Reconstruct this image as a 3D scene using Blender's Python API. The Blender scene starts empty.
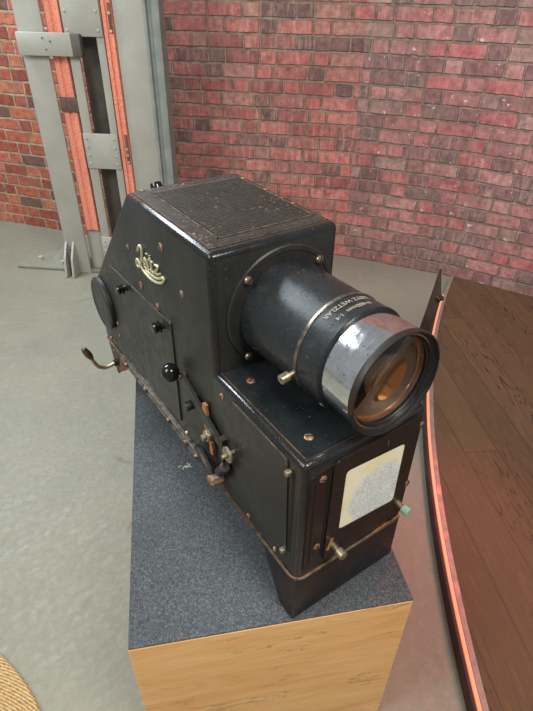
import bpy, bmesh, math, random
from mathutils import Vector, Matrix
random.seed(7)
D = bpy.data
COL = bpy.context.scene.collection
PI = math.pi
HP = 0.5          # height of the plinth top
ZF = HP + 0.1254  # height of the projector's flange line above the floor

# ------------------------------------------------------------------ helpers
def finish(name, bm, mat, parent=None, loc=None, angle=35, smooth=True):
    bmesh.ops.recalc_face_normals(bm, faces=bm.faces)
    me = D.meshes.new(name)
    bm.to_mesh(me); bm.free()
    if smooth:
        for p in me.polygons: p.use_smooth = True
        me.set_sharp_from_angle(angle=math.radians(angle))
    mats = mat if isinstance(mat, (list, tuple)) else [mat]
    for m in mats: me.materials.append(m)
    o = D.objects.new(name, me)
    COL.objects.link(o)
    if parent is not None: o.parent = parent
    if loc is not None: o.location = loc
    return o

def tag(o, label=None, cat=None, group=None, kind=None):
    if label: o['label'] = label
    if cat: o['category'] = cat
    if group: o['group'] = group
    if kind: o['kind'] = kind
    return o

def empty(name, loc, rz=0):
    o = D.objects.new(name, None)
    o.empty_display_size = 0.1
    o.location = loc; o.rotation_euler = (0, 0, rz)
    COL.objects.link(o)
    return o

def box(bm, lo, hi, bev=0, seg=2):
    lo = Vector(lo); hi = Vector(hi)
    r = bmesh.ops.create_cube(bm, size=1)
    vs = r['verts']
    for v in vs:
        v.co = Vector(((lo[i] + hi[i]) / 2 + v.co[i] * (hi[i] - lo[i])) for i in range(3))
    if bev:
        es = list({e for v in vs for e in v.link_edges})
        bmesh.ops.bevel(bm, geom=es, offset=bev, segments=seg, profile=0.5, affect='EDGES')
    return bm

def prism(bm, pts, axis, a, b, bev=0, seg=3):
    """polygon pts extruded along an axis from a to b. axis 0: pts are (y,z); 1: (x,z); 2: (x,y)"""
    def mk(p, t):
        if axis == 0: return (t, p[0], p[1])
        if axis == 1: return (p[0], t, p[1])
        return (p[0], p[1], t)
    v0 = [bm.verts.new(mk(p, a)) for p in pts]
    v1 = [bm.verts.new(mk(p, b)) for p in pts]
    fs = [bm.faces.new(v0), bm.faces.new(v1[::-1])]
    n = len(pts)
    for i in range(n):
        fs.append(bm.faces.new((v0[i], v1[i], v1[(i + 1) % n], v0[(i + 1) % n])))
    if bev:
        es = list({e for f in fs for e in f.edges})
        bmesh.ops.bevel(bm, geom=es, offset=bev, segments=seg, profile=0.5, affect='EDGES')
    return bm

def frame_of(d):
    d = Vector(d).normalized()
    up = Vector((0, 0, 1)) if abs(d.z) < 0.9 else Vector((0, 1, 0))
    u = d.cross(up).normalized(); v = u.cross(d).normalized()
    return u, v, d

def lathe(bm, prof, A, direc, n=48, closed=False, cap0=False, cap1=False):
    """prof: list of (t, r); t measured along direc from A"""
    u, v, d = frame_of(direc); A = Vector(A)
    rings = []
    for t, r in prof:
        if r < 1e-6:
            rings.append([bm.verts.new(A + d * t)])
        else:
            rings.append([bm.verts.new(A + d * t + (u * math.cos(k * 2 * PI / n) + v * math.sin(k * 2 * PI / n)) * r) for k in range(n)])
    pairs = list(zip(rings[:-1], rings[1:]))
    if closed: pairs.append((rings[-1], rings[0]))
    for r0, r1 in pairs:
        for k in range(n):
            k2 = (k + 1) % n
            if len(r0) == 1 and len(r1) == 1: continue
            if len(r0) == 1: bm.faces.new((r0[0], r1[k], r1[k2]))
            elif len(r1) == 1: bm.faces.new((r0[k], r1[0], r0[k2]))
            else: bm.faces.new((r0[k], r1[k], r1[k2], r0[k2]))
    if cap0 and len(rings[0]) > 1: bm.faces.new(rings[0])
    if cap1 and len(rings[-1]) > 1: bm.faces.new(rings[-1][::-1])
    return bm

def cyl(bm, A, B, r, n=24, ch=0.0):
    A = Vector(A); B = Vector(B); L = (B - A).length
    if ch: prof = [(0, 0), (0, r - ch), (ch, r), (L - ch, r), (L, r - ch), (L, 0)]
    else: prof = [(0, 0), (0, r), (L, r), (L, 0)]
    return lathe(bm, prof, A, B - A, n)

def tube(bm, pts, rad, n=10, cap=True, smooth_steps=0):
    """swept tube; rad number or list"""
    P = [Vector(p) for p in pts]
    R = list(rad) if isinstance(rad, (list, tuple)) else [rad] * len(P)
    if smooth_steps:
        Q = []; RQ = []
        for i in range(len(P) - 1):
            p0 = P[max(i - 1, 0)]; p1 = P[i]; p2 = P[i + 1]; p3 = P[min(i + 2, len(P) - 1)]
            for s in range(smooth_steps):
                t = s / smooth_steps
                Q.append(0.5 * ((2 * p1) + (p2 - p0) * t + (2 * p0 - 5 * p1 + 4 * p2 - p3) * t * t + (3 * p1 - p0 - 3 * p2 + p3) * t ** 3))
                RQ.append(R[i] * (1 - t) + R[i + 1] * t)
        Q.append(P[-1]); RQ.append(R[-1]); P = Q; R = RQ
    u = None; rings = []
    for i, p in enumerate(P):
        d = (P[min(i + 1, len(P) - 1)] - P[max(i - 1, 0)]).normalized()
        if u is None: u, v, _ = frame_of(d)
        else:
            u = (u - d * u.dot(d)).normalized(); v = d.cross(u).normalized()
        rings.append([bm.verts.new(p + (u * math.cos(k * 2 * PI / n) + v * math.sin(k * 2 * PI / n)) * R[i]) for k in range(n)])
    for r0, r1 in zip(rings[:-1], rings[1:]):
        for k in range(n):
            bm.faces.new((r0[k], r1[k], r1[(k + 1) % n], r0[(k + 1) % n]))
    if cap:
        bm.faces.new(rings[0]); bm.faces.new(rings[-1][::-1])
    return bm

def rounded_poly(pts, r, seg=5):
    out = []
    n = len(pts)
    for i in range(n):
        p0 = Vector(pts[i - 1]); p = Vector(pts[i]); p1 = Vector(pts[(i + 1) % n])
        a = (p0 - p).normalized(); b = (p1 - p).normalized()
        s = p + a * r; e = p + b * r
        for k in range(seg + 1):
            t = k / seg
            q = (1 - t) ** 2 * s + 2 * t * (1 - t) * p + t * t * e
            out.append((q.x, q.y))
    return out

# ------------------------------------------------------------------ materials
class NT:
    def __init__(self, name):
        self.m = D.materials.new(name); self.m.use_nodes = True
        self.t = self.m.node_tree; self.n = self.t.nodes; self.l = self.t.links
        self.b = self.n['Principled BSDF']
    def node(self, typ, **kw):
        nd = self.n.new(typ)
        for k, v in kw.items(): setattr(nd, k, v)
        return nd
    def put(self, sock, val):
        if hasattr(val, 'is_output') or isinstance(val, bpy.types.NodeSocket): self.l.new(val, sock)
        else:
            if isinstance(val, (tuple, list)) and len(val) == 3 and sock.type == 'RGBA': val = (*val, 1)
            sock.default_value = val
    def math(self, op, a, b=None, c=None, clamp=False):
        nd = self.node('ShaderNodeMath', operation=op, use_clamp=clamp)
        self.put(nd.inputs[0], a)
        if b is not None: self.put(nd.inputs[1], b)
        if c is not None: self.put(nd.inputs[2], c)
        return nd.outputs[0]
    def coord(self, kind='Object', scale=None, rot=None):
        tc = self.node('ShaderNodeTexCoord').outputs[kind]
        if scale is None and rot is None: return tc
        mp = self.node('ShaderNodeMapping')
        self.l.new(tc, mp.inputs[0])
        if scale is not None: mp.inputs['Scale'].default_value = scale
        if rot is not None: mp.inputs['Rotation'].default_value = rot
        return mp.outputs[0]
    def noise(self, vec, scale, detail=4, rough=0.55, dist=0.0, out=0):
        nd = self.node('ShaderNodeTexNoise')
        self.l.new(vec, nd.inputs['Vector'])
        nd.inputs['Scale'].default_value = scale; nd.inputs['Detail'].default_value = detail
        nd.inputs['Roughness'].default_value = rough; nd.inputs['Distortion'].default_value = dist
        return nd.outputs[out]
    def ramp(self, fac, stops, interp='LINEAR'):
        nd = self.node('ShaderNodeValToRGB'); cr = nd.color_ramp; cr.interpolation = interp
        while len(cr.elements) < len(stops): cr.elements.new(0.5)
        for e, (p, c) in zip(cr.elements, stops):
            e.position = p
            if not isinstance(c, (tuple, list)): c = (c, c, c)
            e.color = (*c, 1)
        self.l.new(fac, nd.inputs[0])
        return nd.outputs[0]
    def mix(self, fac, a, b, mode='MIX'):
        nd = self.node('ShaderNodeMix', data_type='RGBA', blend_type=mode)
        self.put(nd.inputs[0], fac); self.put(nd.inputs[6], a); self.put(nd.inputs[7], b)
        return nd.outputs[2]
    def bump(self, h, strength=0.3, dist=0.01, normal=None):
        nd = self.node('ShaderNodeBump')
        nd.inputs['Strength'].default_value = strength; nd.inputs['Distance'].default_value = dist
        self.l.new(h, nd.inputs['Height'])
        if normal is not None: self.l.new(normal, nd.inputs['Normal'])
        return nd.outputs[0]
    def out(self, col=None, rough=None, metal=None, normal=None, **kw):
        if col is not None: self.put(self.b.inputs['Base Color'], col)
        if rough is not None: self.put(self.b.inputs['Roughness'], rough)
        if metal is not None: self.put(self.b.inputs['Metallic'], metal)
        if normal is not None: self.l.new(normal, self.b.inputs['Normal'])
        for k, v in kw.items(): self.put(self.b.inputs[k], v)
        return self.m

def sr(r, g, b):
    f = lambda c: (c / 255 / 12.92) if c / 255 <= 0.04045 else ((c / 255 + 0.055) / 1.055) ** 2.4
    return (f(r), f(g), f(b))

def mat_black(name, base=(0.017, 0.017, 0.016), rough=0.42, fleck=0.67, worn=(0.14, 0.075, 0.045), brown=0.0):
    t = NT(name); c = t.coord()
    big = t.noise(c, 9, 4)
    col = t.ramp(big, [(0.3, tuple(x * 0.75 for x in base)), (0.7, tuple(x * 1.45 for x in base))])
    if brown:
        bn = t.noise(c, 14, 6, 0.65)
        f = t.ramp(bn, [(0.42, 0.0), (0.72, brown)])
        col = t.mix(f, col, (0.055, 0.022, 0.014))
    fl = t.noise(c, 170, 3, 0.6)
    reg = t.noise(c, 11, 3, 0.6)
    m = t.math('MULTIPLY', t.ramp(fl, [(fleck, 0.0), (fleck + 0.04, 1.0)]), t.ramp(reg, [(0.45, 0.15), (0.65, 1.0)]))
    col = t.mix(m, col, tuple(worn))
    dust = t.noise(c, 420, 2, 0.5)
    dm = t.ramp(dust, [(0.67, 0.0), (0.75, 0.5)])
    col = t.mix(dm, col, (0.25, 0.24, 0.21))
    r = t.ramp(t.noise(c, 35, 5, 0.6), [(0.3, rough - 0.08), (0.75, rough + 0.14)])
    r = t.mix(m, r, (0.8, 0.8, 0.8))
    bp = t.bump(t.noise(c, 260, 3), 0.10, 0.002)
    return t.out(col, r, 0.0, bp)

M_side = mat_black('black_enamel_side', (0.019, 0.0195, 0.0175), 0.40, 0.70)
M_roll = mat_black('glossy_enamel_edge', (0.012, 0.012, 0.013), 0.16, 0.68, (0.2, 0.12, 0.08))
M_top = mat_black('black_enamel_top', (0.022, 0.021, 0.018), 0.42, 0.60, (0.30, 0.19, 0.12))
M_front = mat_black('black_enamel_front', (0.010, 0.0078, 0.007), 0.38, 0.68, (0.12, 0.05, 0.03), 0.15)
M_barrel = mat_black('black_enamel_barrel', (0.013, 0.016, 0.018), 0.29, 0.69, (0.35, 0.33, 0.3))
M_skirt = mat_black('black_enamel_skirt', (0.011, 0.0095, 0.009), 0.42, 0.69, (0.14, 0.05, 0.03), 0.30)

def mat_metal(name, c1, c2, rough=0.35, metal=1.0, scale=90):
    t = NT(name); c = t.coord()
    col = t.ramp(t.noise(c, scale, 5, 0.65), [(0.3, c1), (0.7, c2)])
    r = t.ramp(t.noise(c, scale * 0.6, 4), [(0.3, rough - 0.08), (0.7, rough + 0.2)])
    return t.out(col, r, metal, t.bump(t.noise(c, scale * 2, 3), 0.12, 0.001))
M_screw = mat_metal('rusty_copper_screw', (0.16, 0.075, 0.045), (0.52, 0.36, 0.25), 0.45, 0.6, 160)
M_brass = mat_metal('aged_nickel_brass', (0.22, 0.17, 0.10), (0.52, 0.46, 0.34), 0.33, 0.85, 110)
M_band = mat_metal('tarnished_steel_band', (0.09, 0.075, 0.06), (0.34, 0.30, 0.26), 0.3, 0.9, 90)
M_edge = mat_metal('worn_brown_edge', (0.05, 0.028, 0.018), (0.24, 0.16, 0.10), 0.5, 0.4, 70)
M_railm = mat_metal('worn_tray_rail', (0.06, 0.048, 0.038), (0.30, 0.25, 0.20), 0.4, 0.5, 60)
M_rust = mat_metal('orange_rust', (0.20, 0.07, 0.02), (0.55, 0.26, 0.09), 0.75, 0.1, 90)
M_logo = mat_metal('pale_brass_badge', (0.42, 0.40, 0.24), (0.72, 0.70, 0.48), 0.4, 0.5, 120)
M_verd = mat_metal('green_tarnish', (0.20, 0.38, 0.30), (0.42, 0.62, 0.50), 0.6, 0.2, 140)
M_gloss = NT('glossy_black_bakelite').out((0.006, 0.006, 0.006), 0.07, 0.0)
M_dark = NT('matt_black_recess').out((0.004, 0.0035, 0.003), 0.8, 0.0)

def mat_chrome():
    t = NT('scratched_chrome'); c = t.coord()
    n = t.noise(t.coord(scale=(1, 1, 1)), 60, 6, 0.7)
    wv = t.noise(t.coord(scale=(20, 180, 20)), 1.6, 6, 0.8, 1.5)
    col = t.ramp(n, [(0.25, (0.62, 0.61, 0.60)), (0.6, (0.82, 0.84, 0.87))])
    sp = t.ramp(t.noise(c, 210, 3), [(0.66, 0.0), (0.72, 1.0)])
    col = t.mix(sp, col, (0.18, 0.15, 0.12))
    r = t.ramp(wv, [(0.45, 0.06), (0.70, 0.24)])
    return t.out(col, r, 1.0, t.bump(wv, 0.03, 0.001))
M_chrome = mat_chrome()

def mat_glass():
    t = NT('lens_glass')
    c = t.coord()
    r = t.ramp(t.noise(c, 30, 5, 0.7), [(0.4, 0.01), (0.75, 0.10)])
    t.out((0.98, 0.93, 0.86), r, 0.0)
    t.b.inputs['Transmission Weight'].default_value = 1.0
    t.b.inputs['IOR'].default_value = 1.52
    return t.m
M_glass = mat_glass()
M_inner = mat_metal('brown_lens_interior', (0.26, 0.20, 0.15), (0.50, 0.40, 0.32), 0.3, 0.1, 40)
M_grip = mat_metal('worn_dark_grip', (0.03, 0.02, 0.014), (0.11, 0.075, 0.05), 0.35, 0.3, 60)
M_amber = NT('amber_lens_reflection').out((0.85, 0.34, 0.05), 0.3, 0.3)  # orange reflections in the lens, put in as the colour of a ring

def mat_frosted():
    t = NT('aged_frosted_window'); c = t.coord()
    sep = t.node('ShaderNodeSeparateXYZ'); t.l.new(c, sep.inputs[0])
    # mottled grey patch in the lower right, cream border
    dx = t.math('MULTIPLY', t.math('SUBTRACT', sep.outputs[0], 0.158), 15.5)
    dz = t.math('MULTIPLY', t.math('SUBTRACT', sep.outputs[2], 0.132), 13.5)
    d = t.math('SQRT', t.math('ADD', t.math('MULTIPLY', dx, dx), t.math('MULTIPLY', dz, dz)))
    d = t.math('ADD', d, t.math('MULTIPLY', t.math('SUBTRACT', t.noise(c, 35, 4), 0.5), 0.5))
    f = t.ramp(d, [(0.80, 1.0), (1.15, 0.0)])
    spots = t.ramp(t.noise(c, 330, 3, 0.7), [(0.34, sr(182, 186, 182)), (0.56, sr(248, 250, 244))])
    spots = t.mix(t.ramp(t.noise(c, 24, 3), [(0.4, 0.0), (0.7, 0.4)]), spots, sr(190, 212, 218))
    cream = t.ramp(t.noise(c, 22, 5), [(0.35, sr(250, 240, 190)), (0.65, sr(255, 252, 232))])
    col = t.mix(f, cream, spots)
    return t.out(col, 0.28, 0.0, t.bump(t.noise(c, 350, 2), 0.15, 0.001))
M_frost = mat_frosted()

def mat_felt():
    t = NT('heathered_grey_blue_felt'); c = t.coord()
    f1 = t.noise(t.coord(scale=(1, 1, 1)), 210, 3, 0.8, 1.2)
    f2 = t.noise(t.coord(scale=(3, 1, 1), rot=(0, 0, 0.7)), 130, 4, 0.8, 2.0)
    f = t.math('MULTIPLY', t.math('ADD', f1, f2), 0.5)
    col = t.ramp(f, [(0.38, (0.028, 0.033, 0.039)), (0.50, (0.070, 0.080, 0.089)), (0.61, (0.20, 0.215, 0.228))])
    big = t.ramp(t.noise(c, 5, 3), [(0.3, 0.82), (0.7, 1.12)])
    col = t.mix(1.0, col, big, 'MULTIPLY')
    sep = t.node('ShaderNodeSeparateXYZ'); t.l.new(c, sep.inputs[0])
    return t.out(col, 0.95, 0.0, t.bump(f, 0.7, 0.004))
M_felt = mat_felt()
M_lint = NT('white_lint').out((0.62, 0.62, 0.58), 0.9)

def mat_oak():
    t = NT('light_oak_veneer')
    c = t.coord(scale=(1.0, 1.0, 7.0))
    w1 = t.noise(c, 3.0, 6, 0.6, 1.2)
    col = t.ramp(w1, [(0.25, sr(232, 172, 104)), (0.5, sr(246, 194, 126)), (0.75, sr(252, 212, 150))])
    fine = t.noise(t.coord(scale=(4, 4, 150)), 2.0, 5, 0.7)
    col = t.mix(t.ramp(fine, [(0.35, 0.35), (0.6, 0.0)]), col, sr(204, 136, 78))
    # cathedral cracks
    cr = t.noise(t.coord(scale=(2.2, 2.2, 16), rot=(0, 0.06, 0)), 2.1, 7, 0.62, 1.0)
    line = t.ramp(t.math('ABSOLUTE', t.math('SUBTRACT', cr, 0.5)), [(0.0, 1.0), (0.020, 0.0)])
    reg = t.ramp(t.noise(t.coord(scale=(1, 1, 3)), 4.5, 3), [(0.54, 0.0), (0.60, 1.0)])
    k = t.math('MULTIPLY', t.math('MULTIPLY', line, reg), 0.7)
    col = t.mix(k, col, sr(105, 62, 34))
    return t.out(col, 0.42, 0.0, t.bump(fine, 0.05, 0.002))
M_oak = mat_oak()

def mat_brick(name, cols, mortar, s=0.19, hd=0.095, h=0.0715, mort=0.0055, weather=0.3, wcol=(0.55, 0.45, 0.40), dark=0.3, off=0.0, stain=0.0):
    t = NT(name)
    uv = t.node('ShaderNodeTexCoord').outputs['UV']
    # wobble
    nz = t.noise(uv, 14, 3, 0.6, out=1)
    sub = t.node('ShaderNodeVectorMath', operation='SUBTRACT'); t.l.new(nz, sub.inputs[0]); sub.inputs[1].default_value = (0.5, 0.5, 0.5)
    mul = t.node('ShaderNodeVectorMath', operation='SCALE'); t.l.new(sub.outputs[0], mul.inputs[0]); mul.inputs['Scale'].default_value = 0.011
    nz2 = t.noise(uv, 75, 3, 0.6, out=1)
    sub2 = t.node('ShaderNodeVectorMath', operation='SUBTRACT'); t.l.new(nz2, sub2.inputs[0]); sub2.inputs[1].default_value = (0.5, 0.5, 0.5)
    mul2 = t.node('ShaderNodeVectorMath', operation='SCALE'); t.l.new(sub2.outputs[0], mul2.inputs[0]); mul2.inputs['Scale'].default_value = 0.010
    ad = t.node('ShaderNodeVectorMath', operation='ADD'); t.l.new(uv, ad.inputs[0]); t.l.new(mul.outputs[0], ad.inputs[1])
    ad2 = t.node('ShaderNodeVectorMath', operation='ADD'); t.l.new(ad.outputs[0], ad2.inputs[0]); t.l.new(mul2.outputs[0], ad2.inputs[1])
    sp = t.node('ShaderNodeSeparateXYZ'); t.l.new(ad2.outputs[0], sp.inputs[0])
    u, v = sp.outputs[0], sp.outputs[1]
    P = s + hd
    vr = t.math('DIVIDE', v, h)
    row = t.math('FLOOR', vr); fr = t.math('FRACT', vr)
    wn = t.node('ShaderNodeTexWhiteNoise', noise_dimensions='1D'); t.l.new(t.math('ADD', row, 0.37 + off), wn.inputs['W'])
    alt = t.math('MULTIPLY', t.math('MODULO', t.math('ADD', row, 100), 2.0), P * 0.5)
    sh = t.math('ADD', alt, t.math('MULTIPLY', wn.outputs['Value'], P * 0.55))
    tt = t.math('DIVIDE', t.math('ADD', t.math('ADD', u, 50.0), sh), P)
    c = t.math('FLOOR', tt); f = t.math('MULTIPLY', t.math('FRACT', tt), P)
    ish = t.math('GREATER_THAN', f, s)
    ex = t.math('MINIMUM', t.math('MINIMUM', f, t.math('ABSOLUTE', t.math('SUBTRACT', f, s))), t.math('SUBTRACT', P, f))
    ey = t.math('MULTIPLY', t.math('MINIMUM', fr, t.math('SUBTRACT', 1.0, fr)), h)
    e = t.math('MINIMUM', ex, ey)
    mr = t.node('ShaderNodeMapRange', interpolation_type='SMOOTHSTEP')
    t.l.new(e, mr.inputs[0]); mr.inputs[1].default_value = mort - 0.0018; mr.inputs[2].default_value = mort + 0.0018
    bmask = mr.outputs[0]
    cb = t.node('ShaderNodeCombineXYZ'); t.l.new(t.math('ADD', t.math('MULTIPLY', c, 2.0), ish), cb.inputs[0]); t.l.new(row, cb.inputs[1])
    w2 = t.node('ShaderNodeTexWhiteNoise', noise_dimensions='2D'); t.l.new(cb.outputs[0], w2.inputs['Vector'])
    n = len(cols)
    col = t.ramp(w2.outputs['Value'], [(i / n, cc) for i, cc in enumerate(cols)], 'CONSTANT')
    sm = t.noise(uv, 26, 6, 0.7)
    col = t.mix(1.0, col, t.ramp(sm, [(0.28, 0.42), (0.72, 1.55)]), 'MULTIPLY')
    mot = t.ramp(t.noise(uv, 11, 6, 0.75, 0.5), [(0.46, 0.0), (0.66, 1.0)])
    col = t.mix(t.math('MULTIPLY', mot, 0.25 + 0.5 * dark), col, sr(142, 118, 108))
    # vertical wash streaks and pale bloom of their own shape
    mp = t.node('ShaderNodeMapping'); t.l.new(uv, mp.inputs[0]); mp.inputs['Scale'].default_value = (40, 7, 1)
    stn = t.noise(mp.outputs[0], 1.0, 5, 0.7)
    reg = t.ramp(t.noise(uv, 2.6, 5, 0.7), [(0.34, 0.15), (0.58, 1.0)])
    wm = t.math('MULTIPLY', t.math('MULTIPLY', t.ramp(stn, [(0.48, 0.0), (0.68, 1.0)]), reg), weather)
    col = t.mix(wm, col, wcol)
    dm = t.math('MULTIPLY', t.ramp(t.noise(uv, 3.1, 6, 0.7, 0.6), [(0.50, 0.0), (0.66, 1.0)]), dark)
    col = t.mix(dm, col, (0.10, 0.05, 0.05))
    if stain:
        ch = t.math('MULTIPLY', t.ramp(t.noise(uv, 19, 5, 0.7), [(0.63, 0.0), (0.66, 1.0)]), stain)
        col = t.mix(ch, col, (0.75, 0.70, 0.66))
    mo = t.mix(1.0, mortar, t.ramp(t.noise(uv, 18, 5, 0.7), [(0.3, 0.35), (0.7, 1.25)]), 'MULTIPLY')
    full = t.mix(bmask, mo, col)
    hgt = t.math('ADD', t.math('MULTIPLY', bmask, 1.0), t.math('MULTIPLY', t.noise(uv, 60, 6, 0.7), 0.45))
    rough = t.ramp(t.noise(uv, 8, 3), [(0.3, 0.52), (0.7, 0.8)])
    return t.out(full, rough, 0.0, t.bump(hgt, 1.0, 0.009))

B_or = mat_brick('orange_brick', [sr(178, 95, 71), sr(161, 77, 58), sr(191, 107, 79), sr(150, 73, 57), sr(174, 89, 66), sr(110, 78, 68), sr(182, 97, 76), sr(166, 88, 69), sr(145, 69, 55), sr(185, 110, 85)],
                 sr(186, 160, 132), weather=0.10, dark=0.12, mort=0.0066)
B_red = mat_brick('old_red_brick', [sr(178, 102, 97), sr(162, 91, 86), sr(191, 121, 113), sr(147, 84, 82), sr(129, 93, 90), sr(179, 114, 107), sr(161, 102, 95), sr(108, 80, 79), sr(185, 110, 103), sr(176, 126, 115)],
                  sr(157, 134, 118), weather=0.6, wcol=sr(223, 177, 161), dark=0.35, off=3.0, mort=0.0060)
B_rose = mat_brick('weathered_rose_brick', [sr(174, 108, 105), sr(162, 115, 113), sr(184, 127, 124), sr(137, 98, 97), sr(157, 128, 121), sr(181, 107, 106), sr(126, 104, 100), sr(169, 118, 114), sr(131, 98, 98), sr(178, 133, 129)],
                   sr(146, 130, 116), weather=0.75, wcol=sr(196, 160, 152), dark=0.5, off=7.0, stain=0.8, mort=0.0060)

def mat_floor():
    t = NT('painted_grey_concrete'); c = t.coord()
    a = t.noise(c, 1.1, 5, 0.6)
    col = t.ramp(a, [(0.3, sr(118, 120, 108)), (0.7, sr(138, 136, 120))])
    b = t.noise(t.coord(scale=(1, 1.6, 1), rot=(0, 0, 0.6)), 26, 7, 0.72, 0.8)
    col = t.mix(t.ramp(b, [(0.52, 0.0), (0.74, 0.26)]), col, sr(166, 163, 146))
    d = t.noise(c, 7, 6, 0.7, 0.8)
    col = t.mix(t.ramp(d, [(0.60, 0.0), (0.74, 0.35)]), col, sr(112, 108, 98))
    # hairline cracks
    vo = t.node('ShaderNodeTexVoronoi', feature='DISTANCE_TO_EDGE')
    nn = t.noise(c, 3, 4, 0.6, out=1)
    mx = t.node('ShaderNodeMix', data_type='VECTOR'); mx.inputs[0].default_value = 0.12
    t.l.new(c, mx.inputs[4]); t.l.new(nn, mx.inputs[5]); t.l.new(mx.outputs[1], vo.inputs['Vector'])
    vo.inputs['Scale'].default_value = 0.85
    ck = t.math('MULTIPLY', t.ramp(vo.outputs['Distance'], [(0.0, 1.0), (0.006, 0.0)]), t.ramp(t.noise(c, 2.3, 2), [(0.48, 0.0), (0.56, 0.8)]))
    col = t.mix(ck, col, sr(88, 84, 76))
    pits = t.ramp(t.noise(c, 75, 2), [(0.74, 0.0), (0.77, 0.7)])
    col = t.mix(pits, col, sr(90, 88, 80))
    hgt = t.math('ADD', t.math('MULTIPLY', t.noise(c, 42, 6, 0.75, 0.7), 1.0), t.math('MULTIPLY', t.noise(c, 7, 3), 1.2))
    r = t.ramp(t.noise(c, 9, 5, 0.6), [(0.3, 0.34), (0.7, 0.52)])
    return t.out(col, r, 0.0, t.bump(hgt, 0.6, 0.006))
M_floor = mat_floor()

def mat_column():
    t = NT('grey_green_column_paint'); c = t.coord()
    col = t.ramp(t.noise(c, 6, 4), [(0.3, sr(158, 159, 151)), (0.7, sr(174, 174, 166))])
    ch = t.ramp(t.noise(c, 55, 5, 0.7), [(0.70, 0.0), (0.73, 0.8)])
    col = t.mix(ch, col, sr(84, 80, 70))
    return t.out(col, 0.5, 0.0, t.bump(t.noise(c, 60, 4), 0.15, 0.003))
M_colm = mat_column()
def mat_ridge():
    t = NT('cool_grey_channel_paint'); c = t.coord()
    return t.out(t.ramp(t.noise(c, 12, 4), [(0.3, sr(118, 126, 124)), (0.7, sr(142, 148, 144))]), 0.5, 0.0)
M_ridge = mat_ridge()
def mat_salmon():
    t = NT('salmon_primer_rail'); c = t.coord(scale=(1, 1, 1))
    f = t.noise(c, 110, 4, 0.75)
    col = t.ramp(f, [(0.30, sr(160, 92, 78)), (0.42, sr(222, 134, 112)), (0.62, sr(240, 160, 136))])
    g = t.noise(t.coord(scale=(3, 3, 1)), 4, 3)
    col = t.mix(t.ramp(g, [(0.5, 0.0), (0.75, 0.4)]), col, sr(186, 118, 108))
    return t.out(col, 0.55, 0.0, t.bump(f, 0.35, 0.003))
M_salmon = mat_salmon()
M_recess = mat_metal('shaded_web_grey', sr(74, 72, 68), sr(96, 92, 86), 0.6, 0.0, 12)  # shade on the inner web painted in as dark grey; lug and bolts share it
M_strap = mat_metal('dull_iron_strap', sr(84, 66, 60), sr(112, 92, 84), 0.6, 0.2, 60)

def mat_stage():
    t = NT('dark_walnut_planks')
    c = t.coord(rot=(0, 0, math.radians(-62)))   # x runs along the planks
    sp = t.node('ShaderNodeSeparateXYZ'); t.l.new(c, sp.inputs[0])
    pw = 0.125
    vr = t.math('DIVIDE', sp.outputs[1], pw); row = t.math('FLOOR', vr); fr = t.math('FRACT', vr)
    wn = t.node('ShaderNodeTexWhiteNoise', noise_dimensions='1D'); t.l.new(row, wn.inputs['W'])
    uu = t.math('DIVIDE', t.math('ADD', sp.outputs[0], t.math('MULTIPLY', wn.outputs['Value'], 3.0)), 1.3)
    cu = t.math('FLOOR', uu); fu = t.math('FRACT', uu)
    cb = t.node('ShaderNodeCombineXYZ'); t.l.new(cu, cb.inputs[0]); t.l.new(row, cb.inputs[1])
    w2 = t.node('ShaderNodeTexWhiteNoise', noise_dimensions='2D'); t.l.new(cb.outputs[0], w2.inputs['Vector'])
    # grain
    mp = t.node('ShaderNodeMapping'); t.l.new(c, mp.inputs[0]); mp.inputs['Scale'].default_value = (1.1, 9, 1)
    ad = t.node('ShaderNodeVectorMath', operation='ADD'); t.l.new(mp.outputs[0], ad.inputs[0])
    sc = t.node('ShaderNodeVectorMath', operation='SCALE'); t.l.new(w2.outputs['Color'], sc.inputs[0]); sc.inputs['Scale'].default_value = 20
    t.l.new(sc.outputs[0], ad.inputs[1])
    base = t.noise(ad.outputs[0], 1.3, 3, 0.5, 0.4)
    rings = t.math('SINE', t.math('MULTIPLY', base, 110.0))
    g = t.ramp(rings, [(0.0, 0.0), (0.8, 0.12), (1.0, 1.0)])
    fine = t.noise(ad.outputs[0], 9, 5, 0.7)
    reg = t.ramp(t.noise(ad.outputs[0], 0.9, 2), [(0.42, 0.0), (0.6, 1.0)])
    col = t.ramp(w2.outputs['Value'], [(0.0, sr(86, 67, 48)), (0.5, sr(90, 70, 50)), (1.0, sr(95, 74, 53))])
    col = t.mix(t.math('MULTIPLY', t.math('MULTIPLY', g, reg), 0.9), col, sr(52, 32, 24))
    col = t.mix(t.ramp(fine, [(0.5, 0.0), (0.75, 0.4)]), col, sr(134, 96, 68))
    e = t.math('MINIMUM', t.math('MULTIPLY', t.math('MINIMUM', fr, t.math('SUBTRACT', 1.0, fr)), pw),
               t.math('MULTIPLY', t.math('MINIMUM', fu, t.math('SUBTRACT', 1.0, fu)), 1.3))
    jm = t.ramp(e, [(0.0, 0.4), (0.0011, 0.0)])
    col = t.mix(jm, col, sr(40, 26, 20))
    return t.out(col, t.ramp(fine, [(0.3, 0.62), (0.7, 0.8)]), 0.0, t.bump(fine, 0.12, 0.002), **{'Specular IOR Level': 0.3})
M_stage = mat_stage()
M_fascia = mat_metal('dark_brown_fascia', sr(38, 22, 17), sr(56, 32, 24), 0.55, 0.0, 20)
M_trim = mat_metal('pinkish_aluminium_trim', sr(132, 118, 112), sr(158, 142, 134), 0.45, 0.3, 40)
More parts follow.
